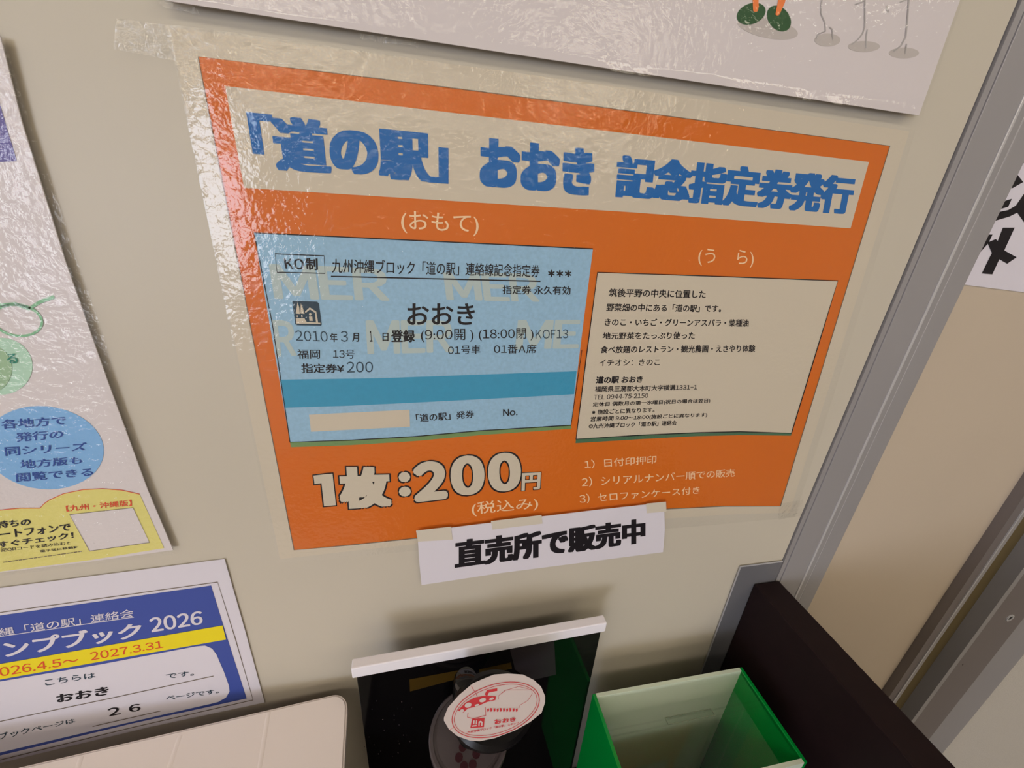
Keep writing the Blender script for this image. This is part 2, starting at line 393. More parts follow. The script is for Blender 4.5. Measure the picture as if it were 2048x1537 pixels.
text('おおき', [(814, 607), (950, 607), (949, 650), (814, 651)], L3, M_BLACK, tk, .022, 5)
text('2010', [(590, 661), (654, 663), (656, 684), (592, 682)], L3, M_INK, tk)
for s, q, b in (('年', [(660, 666), (675, 666), (675, 685), (660, 684)], .03), ('3', [(681, 662), (696, 663), (696, 684), (682, 684)], 0), ('月', [(704, 666), (718, 666), (718, 684), (704, 684)], .03),
             ('1', [(739, 662), (744, 662), (745, 684), (740, 684)], .02), ('日', [(765, 666), (777, 666), (777, 683), (765, 683)], .03), ('登録', [(782, 660), (830, 660), (830, 685), (782, 685)], .045),
             ('(9:00開 )', [(841, 659), (947, 658), (947, 684), (842, 685)], .005), ('(18:00閉 )', [(957, 658), (1067, 657), (1067, 681), (958, 683)], .005), ('KOF13', [(1071, 660), (1136, 659), (1136, 677), (1071, 678)], 0),
             ('福岡', [(594, 699), (640, 699), (640, 718), (595, 718)], .01), ('13号', [(666, 700), (709, 700), (709, 718), (666, 717)], .005),
             ('指定券¥', [(602, 727), (688, 729), (688, 746), (603, 747)], .025), ('200', [(693, 724), (746, 724), (746, 745), (694, 746)], .0),
             ('01号車', [(896, 692), (961, 690), (961, 708), (896, 710)], .008), ('01番A席', [(988, 689), (1073, 689), (1072, 707), (988, 708)], .008),
             ('「道の駅」発券', [(831, 829), (948, 821), (948, 836), (833, 846)], .02), ('No.', [(1006, 819), (1035, 818), (1035, 831), (1006, 833)], .02)):
    text(s, q, L3, M_BLACK if b > .004 else M_INK, tk, b)
# roadside station pictogram (two trees, a house, an information mark)
def ic(X, Y): return (560 + X * .1465, 580 + Y * .1465)
poly('pictogram', [ic(168, 160), ic(180, 150), ic(500, 162), ic(530, 185), ic(570, 475), ic(560, 490), ic(230, 485), ic(208, 468)], L3, M_INK, tk)
for pp in ([(240, 168), (262, 240), (272, 330), (217, 325)], [(284, 185), (312, 250), (335, 330), (278, 322)], [(228, 350), (243, 350), (243, 375), (230, 375)], [(290, 345), (305, 345), (308, 375), (292, 375)],
           [(215, 390), (330, 385), (365, 440), (550, 450), (552, 465), (225, 462)], [(340, 300), (405, 240), (495, 298), (520, 450), (492, 450), (478, 315), (408, 268), (350, 315)], [(395, 365), (440, 365), (448, 425), (402, 425)]):
    poly('pictogram_shape', [ic(*p) for p in pp], L4, M_PAPER, tk)
poly('pictogram_shape', [ic(*p) for p in ell(412, 335, 17, 17, n=12)], L4, M_PAPER, tk)
# ticket back
TB = [(1195, 545), (1430, 553), (1676, 562), (1640, 680), (1583, 867), (1480, 864), (1394, 866), (1280, 871), (1152, 879), (1172, 720)]
tb = poly('ticket_back', TB, L2, M_PAPER, mp)
poly('shadow_strip', [(1152, 879), (1280, 871), (1394, 866), (1480, 864), (1583, 867), (1582, 872), (1480, 871), (1394, 873), (1280, 879), (1151, 887)], L2, M_GRSH2, tb)
stroke('border_line', TB, 2.0, L3, M_BLACK, tb, True)
for s, q, b in (('筑後平野の中央に位置した', [(1219, 577), (1412, 581), (1411, 597), (1217, 594)], .024),
             ('野菜畑の中にある「道の駅」です。', [(1214, 607), (1443, 610), (1442, 625), (1212, 623)], .024),
             ('きのこ・いちご・グリーンアスパラ・菜種油', [(1210, 637), (1498, 639), (1497, 654), (1209, 652)], .024),
             ('地元野菜をたっぷり使った', [(1206, 665), (1391, 664), (1389, 679), (1205, 679)], .024),
             ('食べ放題のレストラン・観光農園・えさやり体験', [(1202, 692), (1511, 690), (1510, 705), (1200, 707)], .024),
             ('イチオシ：きのこ', [(1199, 719), (1320, 718), (1319, 731), (1198, 733)], .012),
             ('道の駅 おおき', [(1193, 753), (1286, 752), (1285, 766), (1191, 768)], .045),
             ('福岡県三瀦郡大木町大字横溝1331−1', [(1190, 773), (1395, 769), (1394, 780), (1189, 785)], .024),
             ('TEL 0944-75-2150', [(1188, 790), (1297, 787), (1296, 796), (1187, 800)], 0.012),
             ('定休日 偶数月の第一水曜日(祝日の場合は翌日)', [(1186, 805), (1421, 797), (1420, 807), (1185, 815)], .024),
             ('※施設ごとに異なります。', [(1184, 820), (1309, 815), (1309, 825), (1184, 830)], .024),
             ('営業時間 9:00〜18:00(施設ごとに異なります)', [(1182, 834), (1415, 826), (1414, 835), (1180, 845)], .024),
             ('©九州沖縄ブロック「道の駅」連絡会', [(1178, 848), (1354, 841), (1353, 851), (1177, 858)], .024)):
    text(s, q, L3, M_BLACK, tb, b, 3, boldy=b * .8)
# price
ONE = [(627, 952), (652, 949), (665, 948), (672, 1011), (648, 1013), (643, 967), (629, 969)]
poly('price_lettering', ONE, L3, M_PAPER, mp); poly('price_outline', [(624.5, 950), (652, 946.5), (667, 945.5), (674.5, 1013), (645.5, 1015.5), (640.5, 970), (627, 971.5)], L2, M_BLACK, mp)
for s, q, b, by, gr in (('枚', [(675, 935), (779, 934), (784, 1013), (681, 1020)], .075, .05, .030), (':', [(797, 945), (820, 944), (822, 993), (798, 994)], .07, .06, .028),
                        ('2', [(825, 925), (893, 921), (896, 998), (828, 1006)], .065, .06, .026), ('0', [(899, 914), (968, 909), (970, 988), (903, 994)], .07, .045, .026),
                        ('0', [(974, 909), (1041, 903), (1043, 980), (978, 987)], .07, .045, .026), ('円', [(1044, 947), (1082, 945), (1080, 979), (1043, 982)], .04, .03, .034)):
    dg = s in '20:'
    text(s, q, L2, M_BLACK, mp, b, 6, name='price_outline', boldy=by, square=not dg, grow=gr)
    text(s, q, L3, M_PAPER, mp, b, 6, name='price_lettering', boldy=by, square=not dg)
text('(税込み)', [(942, 1005), (1077, 995), (1076, 1021), (944, 1034)], L2, M_INKT, mp, .006)
text('1）日付印押印', [(1168, 921), (1313, 911), (1312, 928), (1170, 938)], L2, M_INKT, mp, .006)
text('2）シリアルナンバー順での販売', [(1163, 955), (1470, 938), (1469, 954), (1164, 975)], L2, M_INKT, mp, .006)
text('3）セロファンケース付き', [(1158, 989), (1400, 973), (1399, 988), (1160, 1008)], L2, M_INKT, mp, .006)
def wave_main(u, t, p):
    edge = max(0, 1 - u / .05)
    n = noise.noise(Vector((p.x * 60, 3, p.z * 14))); n2 = noise.noise(Vector((p.x * 11, 9, p.z * 9)))
    n3 = noise.noise(Vector((p.x * 160, 5, p.z * 30)))
    n4 = noise.noise(Vector((p.x * 35, 2, p.z * 60)))
    y = -.0010 * n2 - .00012 * n4 + edge * (.0007 + .0005 * n + .00025 * n3)
    return (0, min(y - .0008, .0004))
film_sheet('laminate_film', [(333, 48), (1830, 260), (1588, 1034), (556, 1126)], -.0022, M_FILM, mp, 150, 90, wave_main)

# sale strip taped under the poster
ss = empty('sale_strip', (.08, 0, CZ - .25), 'narrow white strip with bold black lettering taped under the orange poster', 'paper sign')
poly('paper_strip', [(835, 1065), (960, 1049), (1200, 1020), (1328, 1006), (1330, 1060), (1326, 1105), (1180, 1124), (1000, 1147), (843, 1171), (838, 1120)], -.0046, M_PAPERW, ss, .0004)
text('直売所で販売中', [(909, 1082), (1291, 1037), (1291, 1086), (909, 1139)], -.0048, M_BLACK, ss, .062, 5, boldy=.03, square=True)
for q in ([(832, 1062), (902, 1054), (905, 1080), (836, 1084)], [(982, 1043), (1083, 1031), (1085, 1048), (985, 1060)], [(1292, 1008), (1332, 1004), (1333, 1024), (1294, 1027)]):
    poly('tape_and_glare_piece', q, -.0049, M_MTAPE, ss)
tc = poly('clear_tape', [(232, 36), (345, 52), (352, 122), (226, 98)], -.0034, M_TAPE, None, .0001)
tag(tc, 'crumpled clear tape at the top left corner of the orange poster', 'tape')
tc = poly('clear_tape', [(1560, 1008), (1606, 1000), (1602, 1032), (1556, 1040)], -.0050, M_TAPE, None, .0001)
tag(tc, 'small clear tape over bottom right corner of orange poster', 'tape')

# ------------------------------------------------------------------ UPPER POSTER (only its foot is in view)
up = empty('upper_poster', (.1, 0, CZ + .1), 'white poster above the orange one, green shoes drawn near its foot', 'poster')
Y = -.0060
poly('paper_sheet', [(312, -2), (1000, 104), (1838, 231), (1970, -140), (240, -240)], Y, M_PAPERL, up, .0005)
M_SOFT = mat('soft_grey_print', (188, 181, 178), .55, .3)
for q in ((1535, 56, 62, 20, 12), (1655, 80, 26, 13, 0), (1728, 93, 32, 11, 0), (1808, 106, 30, 11, 0)):
    poly('printed_shade', ell(*q), Y - .0001, M_SOFT, up)
poly('printed_shoe', ell(1502.5, 27.4, 30, 20.5, -22), Y - .0002, M_SHOE, up)
poly('printed_shoe', ell(1558, 37, 28.5, 21, 52), Y - .0002, M_SHOE, up)
poly('printed_leg', [(1503, -60), (1515, -60), (1517.5, 12), (1515.5, 22), (1510, 24.5), (1506.5, 21)], Y - .0004, M_LEG, up)
poly('printed_leg', [(1568, -60), (1582, -60), (1570, 5), (1559, 29), (1555, 31.5), (1551, 29)], Y - .0004, M_LEG, up)
def g(X, Y_): return (1440 + X * .2246, Y_ * .2246)
for pl, wd in (([(935, -90), (905, 20), (898, 120), (935, 200), (940, 280), (905, 290), (865, 310), (862, 345)], 2.2), ([(975, 240), (1000, 260), (1005, 350)], 2.2),
               ([(1290, -100), (1290, 240), (1270, 300), (1230, 350), (1170, 400)], 2.6), ([(1312, 262), (1302, 330), (1300, 430)], 2.4),
               ([(1690, -100), (1668, 200), (1655, 330), (1610, 410), (1545, 455)], 2.8), ([(1662, 390), (1652, 480)], 2.6), ([(1200, 40), (1285, 10)], 2.2), ([(1600, 20), (1670, -5)], 2.2), ([(1485, 50), (1490, 90), (1505, 105)], 3)):
    stroke('printed_line', [g(*p) for p in pl], wd, Y - .0003, M_STALK, up)
def wave_up(u, t, p):
    n = noise.noise(Vector((p.x * 16, 31, p.z * 22))); e = max(0, (t - .93) / .07)
    return (0, -.0005 * n - e * .0015 * (1 + 2 * noise.noise(Vector((p.x * 25, 1, 1)))))
film_sheet('laminate_film', [(235, -240), (1978, -140), (1842, 236), (306, 4)], Y - .0012, M_FILM, up, 120, 60, wave_up)
for q in ([(316, 2), (392, 14), (400, 30), (322, 14)], [(716, 66), (838, 84), (838, 96), (724, 80)]):
    glare_patch = poly('tape_and_glare_piece', q, Y - .002, M_TAPE, up)  # glossy slips added as glare on the film's lower edge, not tape

# ------------------------------------------------------------------ LEFT POSTER
lp = empty('left_poster', (-.25, 0, CZ - .1), 'laminated white leaflet with blue oval and yellow cloud, left of the orange poster', 'poster')
Y = -.0036
RE = [(-2, 30), (0, 72), (44, 246), (131, 525), (214, 760), (295, 980), (346, 1101)]
poly('paper_sheet', [(-260, 20)] + RE[1:] + [(180, 1124), (0, 1146), (-330, 1188)], Y, M_PAPERL, lp, .0005)
poly('purple_corner', [(-200, 20), (-40, 40), (0, 210), (14, 258), (27, 300), (33, 322), (0, 324), (-240, 330)], Y - .0002, M_PURPLE, lp)
poly('green_bubble', ell(2, 733, 63, 57, 0), Y - .0002, M_MINT, lp)
poly('green_bubble', ell(-22, 738, 46, 48, 0), Y - .0004, M_SAGE, lp)
text('る', [(11, 708), (34, 707), (36, 728), (14, 727)], Y - .0006, M_GREEN, lp, .02)
stroke('green_ring', ell(35, 641, 49, 31, 8), 5, Y - .0003, M_GREENL, lp, True)
stroke('green_sprout', [(0, 611), (30, 608), (58, 618), (80, 604), (108, 594)], 7, Y - .0003, M_GREENL, lp)
poly('blue_bubble', ell(88, 896, 120, 83, 6), Y - .0002, M_SKYB, lp)
for s, q in (('各地方で', [(1, 840), (131, 832), (133, 850), (3, 859)]), ('発行の', [(30, 866), (127, 860), (126, 877), (32, 885)]), ('同シリーズ', [(8, 894), (174, 885), (172, 902), (11, 913)]),
             ('地方版も', [(38, 921), (164, 913), (164, 928), (41, 939)]), ('閲覧できる', [(31, 947), (186, 936), (186, 952), (33, 965)])):
    text(s, q, Y - .0004, M_NAVY, lp, .025)
CL = [(-300, 1040), (0, 1021), (39, 1017), (80, 1017), (88, 1008), (98, 1001), (127, 988), (166, 980), (205, 978), (244, 981), (279, 989)]
poly('yellow_cloud', CL + [(328, 1097), (180, 1121), (0, 1144), (-320, 1180)], Y - .0002, M_YEL, lp)
stroke('cloud_outline', CL, 1.4, Y - .0003, M_RED, lp)
text('【九州・沖縄版】', [(131, 1012), (263, 1000), (264, 1012), (133, 1024)], Y - .0004, M_RED, lp, .02)
QB = [(139, 1030), (266, 1016), (299, 1086), (179, 1103)]
poly('blank_box', QB, Y - .0003, M_PAPERL, lp)
stroke('box_outline', QB, 1.2, Y - .0005, M_GREYL, lp, True)
for s, q, b in (('お持ちの', [(-30, 1045), (61, 1037), (62, 1051), (-27, 1060)], .04), ('スマートフォンで', [(-52, 1067), (140, 1047), (142, 1062), (-49, 1085)], .04), ('今すぐチェック！', [(-34, 1088), (146, 1064), (148, 1077), (-30, 1101)], .04),
                ('下記QRコードを読み込むと', [(-12, 1099), (141, 1083), (142, 1090), (-10, 1107)], .012), ('電子版に移動▶', [(79, 1101), (156, 1092), (157, 1097), (81, 1106)], .012)):
    text(s, q, Y - .0004, M_BLACK, lp, b)
x = 6
while x < 165:
    L = random.uniform(6, 14); y_ = 1125.5 - (x - 6) * .14
    stroke('small_print', [(x, y_), (x + L, y_ - L * .14)], 1.6, Y - .0004, M_GREYL, lp); x += L + 1.5
def wave_l(u, t, p):
    e = max(0, (u - .93) / .07)
    n = noise.noise(Vector((p.x * 14, 50, p.z * 12))); n2 = noise.noise(Vector((p.x * 60, 7, p.z * 25)))
    return (0, -.0008 * n - e * (.0008 + .0012 * n2))
film_sheet('laminate_film', [(-260, 10), (5, 66), (353, 1108), (-330, 1196)], Y - .0014, M_FILM2, lp, 110, 110, wave_l)

# ------------------------------------------------------------------ LOWER LEFT SHEET
sb = empty('stampbook_sheet', (-.3, 0, CZ - .3), 'white sheet with cobalt block and yellow date band, below the left leaflet', 'paper sign')
Y = -.0012
poly('paper_sheet', [(-200, 1207), (0, 1177), (449, 1119), (490, 1262), (529, 1406), (300, 1455), (0, 1527), (-200, 1570)], Y, M_PAPERW, sb, .0004)
stroke('border_line', [(-100, 1240), (0, 1226), (435, 1165), (471, 1280), (506, 1401), (260, 1457), (0, 1521), (-100, 1545)], 1.5, Y - .0002, M_GREYL, sb)
poly('blue_block', [(-100, 1246), (0, 1232), (422, 1172), (455, 1279), (493, 1398), (260, 1449), (0, 1512), (-100, 1535)], Y - .0002, M_COBALT, sb)
WB = [(-60, 1377), (0, 1364), (200, 1330), (390, 1294), (410, 1292), (424, 1298), (433, 1310), (448, 1345), (458, 1373), (459, 1384), (452, 1396), (436, 1405), (420, 1409), (200, 1459), (0, 1506), (-60, 1520)]
poly('white_panel', WB, Y - .0004, M_PAPERW, sb)
poly('yellow_band', [(-60, 1340), (0, 1329), (220, 1291), (445, 1252), (452, 1280), (230, 1319), (0, 1360), (-60, 1371)], Y - .0005, M_BRYEL, sb)
text('縄「道の駅」連絡会', [(-3, 1258), (266, 1218), (267, 1234), (0, 1274)], Y - .0004, M_PAPERW, sb, .008)
stroke('rule_line', [(-20, 1277), (0, 1274), (268, 1235)], 1.4, Y - .0004, M_PAPERW, sb)
text('ンプブック', [(2, 1284), (284, 1244), (281, 1276), (12, 1317)], Y - .0004, M_PAPERW, sb, .04, 4)
text('2026', [(297, 1237), (404, 1222), (406, 1249), (303, 1266)], Y - .0004, M_PAPERW, sb, .03, 4)
text('2026.4.5〜', [(-26, 1340), (156, 1313), (157, 1328), (-22, 1358)], Y - .0006, M_RED, sb, .01)
text('2027.3.31', [(179, 1306), (325, 1282), (327, 1296), (182, 1322)], Y - .0006, M_RED, sb, .01)
for s, q, b in (('こちらは', [(88, 1360), (189, 1346), (191, 1356), (91, 1373)], .01), ('です。', [(331, 1349), (387, 1342), (388, 1352), (334, 1359)], .01), ('おおき', [(111, 1391), (217, 1373), (218, 1390), (114, 1407)], .04),
                ('２６', [(214, 1418), (280, 1408), (282, 1422), (218, 1434)], .025), ('ブックページは', [(-5, 1468), (149, 1437), (151, 1446), (-2, 1481)], .012), ('ページです。', [(330, 1393), (436, 1379), (438, 1387), (333, 1403)], .012)):
    text(s, q, Y - .0006, M_INK if b < .02 else M_BLACK, sb, b)
stroke('rule_line', [(-20, 1448), (0, 1444), (220, 1398), (427, 1353)], 1.4, Y - .0006, M_GREYL, sb)
stroke('rule_line', [(185, 1454), (321, 1423)], 1.4, Y - .0006, M_GREYL, sb)

# ------------------------------------------------------------------ NOTICE ON THE RECESSED PANEL
nt_ = empty('notice_sheet', (.5, .01, CZ), 'white notice with heavy black characters, right of the aluminium post', 'paper sign')
Y = .0112
A = P(1900, 566, Y); B = P(2048, 585, Y)
x0, x1 = PX2 - .002, .60; sl = (B.z - A.z) / (B.x - A.x)
prism('paper_sheet', [Vector((x0, Y, A.z + sl * (x0 - A.x))), Vector((x1, Y, A.z + sl * (x1 - A.x))), Vector((x1, Y, CZ + .3)), Vector((x0, Y, CZ + .3))], M_PAPERW, nt_, .0005)
def h(X, Y_): return (1850 + X * .2602, 250 + Y_ * .2602)
for pp in ([(600, 790), (690, 790), (610, 965), (705, 1018), (632, 1068), (572, 1033), (518, 1150), (437, 1143), (515, 985), (480, 905), (545, 878), (560, 893)],
           [(468, 843), (520, 843), (490, 905), (474, 925), (420, 985), (330, 1060), (300, 1060)], [(700, 368), (756, 440), (672, 487), (640, 430)], [(575, 597), (668, 568), (640, 630), (530, 662)],
           [(520, 680), (640, 655), (700, 620), (770, 520), (880, 470), (900, 600), (800, 800), (710, 675), (650, 705), (515, 745), (470, 750)], [(731, 290), (765, 230), (860, 225), (850, 300)]):
    poly('character_stroke', [h(*p) for p in pp], Y - .0002, M_BLACK, nt_)

# ------------------------------------------------------------------ WHITE SLOPED TRAY, bottom left
a_ = Vector((-.0821, .9701, .2282)).normalized(); b_ = Vector((.9955, .0905, -.0267)); b_ = (b_ - a_ * b_.dot(a_)).normalized(); n_ = b_.cross(a_).normalized()
if n_.z < 0: n_ = -n_
corner = P(696, 1383, -.013)
tray = empty('sloped_tray', (-.3, -.1, ZD), 'cream white plastic box with sloping ridged lid and rounded corner', 'box')
rc = .012; W_, H_ = .42, .24
out = []
for i in range(9):
    t = math.pi / 2 * i / 8; out.append((-rc + rc * math.sin(t), -rc + rc * math.cos(t)))      # rounded top-right corner
out += [(0, -H_), (-W_, -H_), (-W_, 0)]
bm = bmesh.new(); vs = [bm.verts.new(corner + b_ * u + a_ * t) for u, t in out]
fc = bm.faces.new(vs); r_ = bmesh.ops.extrude_face_region(bm, geom=[fc])
for vv in [e for e in r_['geom'] if isinstance(e, bmesh.types.BMVert)]: vv.co -= n_ * .010
ed = [e for e in bm.edges if all(abs((v.co - corner).dot(n_)) < 1e-5 for v in e.verts)]
bmesh.ops.bevel(bm, geom=ed, offset=.0016, segments=3, affect='EDGES')
frombm('lid', bm, M_PLAST, tray)
def onlid(px, py, lift=0):                      # meet the view ray with the lid plane
    d = ray(px, py); return EYE + d * ((corner - EYE).dot(n_) / d.dot(n_)) + n_ * lift
def ridge(pa, pb, wd=.0016, hh=.0005):
    A, B = onlid(*pa), onlid(*pb); B = A + (B - A) * 1.9; s = (B - A).cross(n_).normalized() * wd
    v = [A - s, A + n_ * hh, A + s, B - s, B + n_ * hh, B + s]
    link('ridge', v, [(0, 1, 4, 3), (1, 2, 5, 4)], M_PLAST, tray, True)
ridge((537, 1425), (519, 1537)); ridge((360, 1472), (338, 1537)); ridge((162, 1515), (140, 1590))
bm = bmesh.new()
q = [corner + b_ * u + a_ * t - n_ * .0098 for u, t in ((-.02, -.012), (-.02, -H_ + .02), (-W_ + .02, -H_ + .02), (-W_ + .02, -.012))]
v = [bm.verts.new(p) for p in q] + [bm.verts.new((p.x, p.y, ZD)) for p in q]
for fcs in ((0, 1, 2, 3), (7, 6, 5, 4), (0, 4, 5, 1), (1, 5, 6, 2), (2, 6, 7, 3), (3, 7, 4, 0)): bm.faces.new([v[i] for i in fcs])
frombm('body', bm, M_PLAST, tray)

# ------------------------------------------------------------------ BLACK DISPLAY PANEL with white clip edge
ZT = CZ - .3027
pa, pb = Vector((-.0580, -.0350, ZT)), Vector((.1378, -.0283, ZT))
ux = (pb - pa).normalized(); uy = Vector((-ux.y, ux.x, 0))        # along the bar, into the wall
dp = empty('display_panel', ((pa.x + pb.x) / 2, -.03, ZD), 'upright glossy black panel with white clip bar along its top', 'display stand')
def obox(name, o, lx0, lx1, ly0, ly1, z0, z1, m, par, bev=0):
    bm = boxbm(lx0, lx1, ly0, ly1, z0, z1, bev)
    for v in bm.verts: v.co = Vector((o.x, o.y, 0)) + ux * v.co.x + uy * v.co.y + Vector((0, 0, v.co.z))
    return frombm(name, bm, m, par)
Wd = (pb - pa).length
obox('clip_bar', pa, -.0005, Wd + .0005, -.0075, 0, ZT - .0105, ZT, M_WHITEP, dp, .0008)
pan = obox('black_panel', pa, .002, Wd - .002, -.0050, -.0015, ZD, ZT - .0095, M_ACRY, dp, .0003)
def onpan(px, py, off=.0001):
    d = ray(px, py); p0 = pa + uy * (-.0050 - off); return EYE + d * ((p0 - EYE).dot(uy) / d.dot(uy))
def panpoly(name, pts, m, off=.0002): return prism(name, [onpan(*p, off) for p in pts], m, dp, .0001, uy)
panpoly('ochre_strip', [(819, 1360), (916, 1342), (917, 1358), (820, 1384)], M_OCHRE)  # flat ochre and grey shapes laid on the panel face
panpoly('ochre_strip', [(958, 1340), (1022, 1326), (1024, 1338), (960, 1352)], M_OCHRE)
panpoly('grey_mark', [(1018, 1293), (1108, 1274), (1112, 1350), (1060, 1362), (1030, 1340)], M_SMOKE)
for i in range(26):
    px, py = random.gauss(782, 26), random.uniform(1400, 1530); r = random.uniform(.5, 1.3)
    panpoly('dust_speck', [(px - r, py), (px, py - r), (px + r, py), (px, py + r)], M_CLRP, .0003)

# ------------------------------------------------------------------ ROUND STAMP with oval impression label
lab = P(990, 1415, -.082); dsc = Q(938, 1468, CZ - .346)
ax = (EYE - lab).normalized() * .55 + (lab - dsc).normalized() * .45; ax.normalize()
st = empty('hand_stamp', (dsc.x, dsc.y, ZD), 'black round hand stamp with oval red impression label on its head', 'stamp')
def frame(n):
    u = Vector((1, 0, 0)); u = (u - n * u.dot(n)).normalized(); return u, n.cross(u)
def lathe(name, o, n, prof, m, par, seg=40, sc=(1, 1)):
    u, v_ = frame(n); V, Fs = [], []
    for r, hh in prof:
        for i in range(seg):
            a = 2 * math.pi * i / seg; V.append(o + u * (r * sc[0] * math.cos(a)) + v_ * (r * sc[1] * math.sin(a)) + n * hh)
    k = len(prof)
    for j in range(k - 1):
        for i in range(seg): Fs.append((j * seg + i, j * seg + (i + 1) % seg, (j + 1) * seg + (i + 1) % seg, (j + 1) * seg + i))
    Fs.append(tuple(range(seg))[::-1]); Fs.append(tuple((k - 1) * seg + i for i in range(seg)))
    bm = bmesh.new(); vs = [bm.verts.new(p) for p in V]
    for f_ in Fs: bm.faces.new([vs[i] for i in f_])
    o_ = frombm(name, bm, m, par, True)
    o_.data.set_sharp_from_angle(angle=math.radians(35)); return o_
up_ = Vector((0, 0, 1))
n2 = (up_ * .6 + (EYE - dsc).normalized() * .4).normalized()
# stand pillar down to the desk
lathe('stand_pillar', Vector((dsc.x, dsc.y, ZD)), up_, [(.030, 0), (.030, .004), (.014, .010), (.012, dsc.z - ZD - .012)], M_BLKP, st)
lathe('ink_cap', dsc, n2, [(.026, -.012), (.0285, -.010), (.0285, -.001), (.0275, 0), (.0255, 0), (.0255, -.0012), (.0230, -.0012), (.0230, -.0002), (.0005, -.0002)], M_CLRP, st)
hd = lab - ax * .006
lathe('stamp_body', dsc + n2 * .0003, (hd - dsc).normalized(), [(.009, 0), (.010, (hd - dsc).length * .6), (.016, (hd - dsc).length)], M_BLKP, st)
lathe('stamp_head', hd, ax, [(.016, -.018), (.0230, -.012), (.0262, -.004), (.0258, .001), (.0225, .0035), (.0005, .0040)], M_BLKP, st, sc=(1.1, .85))
kn = Q(931, 1368, lab.z - .004)
lathe('knob', kn, (ax * .3 + up_ * .7).normalized(), [(.0085, -.016), (.0085, .004), (.0072, .0075), (.0045, .009), (.0005, .0095)], mat('knob_gloss', (10, 10, 12), .08, .6), st, 24)
u, v_ = frame(ax)
def onlab(px, py, off=0):
    o = lab + ax * off; d = ray(px, py); return EYE + d * ((o - EYE).dot(ax) / d.dot(ax))
def labpoly(name, pts, m, off, th=.0001, par=None): return prism(name, [onlab(*p, off) for p in pts], m, par or st, th, -ax)
OV = [(888, 1442), (888, 1436), (896, 1416), (918, 1391), (945, 1368), (965, 1359), (988, 1350), (1015, 1348), (1046, 1350), (1068, 1361), (1082, 1374), (1090, 1393), (1090, 1406), (1083, 1427), (1060, 1445), (1030, 1462), (990, 1477), (960, 1483), (940, 1482), (915, 1473), (898, 1459)]
lb = labpoly('paper_label', OV, M_STAMPP, .0006, .0005)
def labstroke(pts, wpx, off=.0008, closed=False, m=M_STAMPR):
    p2 = [Vector(p) for p in pts]; n = len(p2); L, Rr = [], []
    for i, p in enumerate(p2):
        a = p2[(i - 1) % n] if closed or i else p; b = p2[(i + 1) % n] if closed or i < n - 1 else p
        d = (b - a).normalized(); mm = Vector((-d.y, d.x)) * wpx / 2; L.append(p + mm); Rr.append(p - mm)
    v = [onlab(q.x, q.y, off) for q in L + Rr]
    return link('stamp_line', v, [(i, (i + 1) % n, (i + 1) % n + n, i + n) for i in range(n if closed else n - 1)], m, st)
def k(X, Y_): return (860 + X * .12695, 1330 + Y_ * .12695)
labstroke([k(*p) for p in ell(1035, 715, 715, 395, -19, 60)], 1.5, closed=True)
labstroke([k(*p) for p in ell(1035, 715, 680, 360, -19, 60)], 1.0, closed=True)
for pp in ([(440, 720), (560, 600), (700, 520), (860, 490), (1040, 500), (1030, 560), (900, 590), (740, 660), (600, 690), (520, 760)], [(860, 470), (900, 400), (1060, 375), (1060, 415), (930, 440), (900, 500)]):
    labpoly('stamp_shape', [k(*p) for p in pp], M_STAMPR, .0008)
for cx0, cy0, rx, ry in ((600, 640, 55, 38), (830, 560, 55, 32), (740, 640, 35, 16), (505, 730, 32, 26), (970, 540, 40, 20)):
    labpoly('stamp_spot', [k(*p) for p in ell(cx0, cy0, rx, ry, -20, 16)], M_STAMPP, .0010)
labpoly('stamp_shape', [k(660, 860), k(860, 840), k(850, 985), k(635, 1000)], M_STAMPR, .0008)
for pp in ([(685, 880), (705, 878), (700, 940), (680, 942)], [(725, 875), (740, 873), (738, 938), (720, 940)], [(665, 960), (735, 950), (735, 970), (660, 980)], [(765, 900), (800, 885), (830, 905), (825, 965), (805, 968), (808, 915), (785, 915), (780, 970), (762, 970)]):
    labpoly('stamp_spot', [k(*p) for p in pp], M_STAMPP, .0010)
labstroke([k(*p) for p in [(1080, 550), (1080, 490), (1180, 410), (1400, 345), (1600, 400), (1610, 460), (1540, 570), (1420, 640), (1400, 690)]], .6)
labstroke([k(*p) for p in [(1110, 470), (1200, 400), (1380, 400), (1540, 400)]], .5)
labstroke([k(*p) for p in [(650, 340), (700, 420), (745, 500)]], 1.0)
labstroke([k(*p) for p in [(300, 1030), (390, 990)]], .6)
labstroke([k(*p) for p in [(600, 760), (590, 830), (680, 855), (880, 800), (870, 670)]], 1.2)
for X in range(900, 1400, 50):
    labpoly('stamp_mark', [k(X, 700 - (X % 3) * 8), k(X + 32, 690), k(X + 30, 735), k(X + 4, 745)], M_STAMPR, .0008)
def toL(px, py): return onlab(px, py, .0009)
text('おおき', [k(1010, 868), k(1350, 828), k(1355, 890), k(1020, 940)], 0, M_STAMPR, st, .05, to=toL)
text('九州沖縄ブロック「道の駅」スタンプ', [k(585, 1050), k(1400, 900), k(1405, 935), k(590, 1090)], 0, M_STAMPR, st, .02, to=toL)
# faint dark-red print on the ink cap
fl = dsc + n2 * .0001; fu, fv = frame(n2)
for i in range(6):
    a = i * math.pi / 3; c0 = fl + fu * (-.002 + .006 * math.cos(a)) + fv * (-.012 + .006 * math.sin(a))
    prism('ink_blot', [c0 + fu * (.0028 * math.cos(t)) + fv * (.0028 * math.sin(t)) for t in [j * math.pi / 5 for j in range(10)]], M_DKRED, st, .0001, -n2)

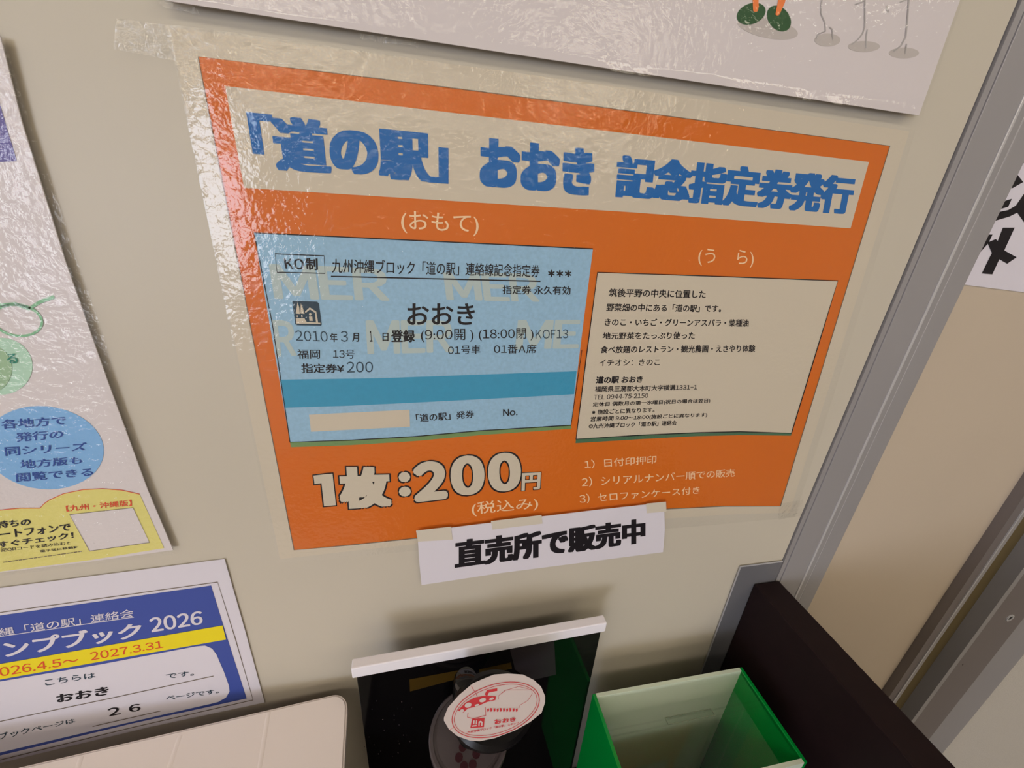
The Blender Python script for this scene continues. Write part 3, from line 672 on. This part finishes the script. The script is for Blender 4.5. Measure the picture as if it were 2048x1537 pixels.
# ------------------------------------------------------------------ GREEN COLLECTION BOX with clear slotted lid
ZG = CZ - .3904
gx0, gx1, gy0, gy1 = .1375, .2915, -.1135, -.0385
gb = empty('collection_box', ((gx0 + gx1) / 2, (gy0 + gy1) / 2, ZD), 'green acrylic collection box with clear slotted lid beside the brown board', 'box')
T_ = .003
box('side_wall', gx0, gx0 + T_, gy0, gy1, ZD, ZG, M_GRNP, gb, .0003)
box('side_wall', gx1 - T_, gx1, gy0, gy1, ZD, ZG, M_GRNP, gb, .0003)
box('back_wall', gx0 + T_, gx1 - T_, gy1 - T_, gy1, ZD, ZG, M_FROST, gb)
box('front_wall', gx0 + T_, gx1 - T_, gy0, gy0 + T_, ZD, ZG, M_FROST, gb)
box('base', gx0 + T_, gx1 - T_, gy0 + T_, gy1 - T_, ZD, ZD + .003, M_GRNP, gb)
# lid: clear plate with a slot cut through it
zl0, zl1 = ZG - .0042, ZG - .0012
X0, X1, Y0, Y1 = gx0 + T_, gx1 - T_, gy0 + T_, gy1 - T_
s1, s2 = Q(1337, 1450, zl1), Q(1428, 1430, zl1)
sx0, sx1, sy0 = s1.x, s2.x, (s1.y + s2.y) / 2; sy1 = sy0 + .0045
bm = bmesh.new()
for (a, b, c_, d_) in ((X0, X1, Y0, sy0), (X0, X1, sy1, Y1), (X0, sx0, sy0, sy1), (sx1, X1, sy0, sy1)):
    boxbm(a, b, c_, d_, zl0, zl1, 0, bm)
frombm('clear_lid', bm, M_CLEAR, gb)
sr = bmesh.new()
for (a, b, c_, d_) in ((sx0 - .0006, sx1 + .0006, sy0 - .0006, sy0), (sx0 - .0006, sx1 + .0006, sy1, sy1 + .0006), (sx0 - .0006, sx0, sy0, sy1), (sx1, sx1 + .0006, sy0, sy1)):
    boxbm(a, b, c_, d_, zl1 - .0002, zl1 + .0004, 0, sr)
frombm('slot_rim', sr, mat('slot_edge', (112, 124, 104), .3, .4), gb)
# slips of paper lying in the box
for i in range(5):
    px_, py_ = random.uniform(gx0 + .03, gx1 - .04), random.uniform(gy0 + .02, gy1 - .02); a = random.uniform(0, 3)
    c0 = Vector((px_, py_, ZD + .0036 + i * .0009)); e1 = Vector((math.cos(a), math.sin(a), 0)) * .018; e2 = Vector((-math.sin(a), math.cos(a), 0)) * .009
    o = prism('paper_slip', [c0 - e1 - e2, c0 + e1 - e2, c0 + e1 + e2, c0 - e1 + e2], M_PAPERW, None, .0003, Vector((0, 0, 1)))
    tag(o, 'small paper slip at the bottom of the green collection box', 'paper slip', 'slips inside the collection box')
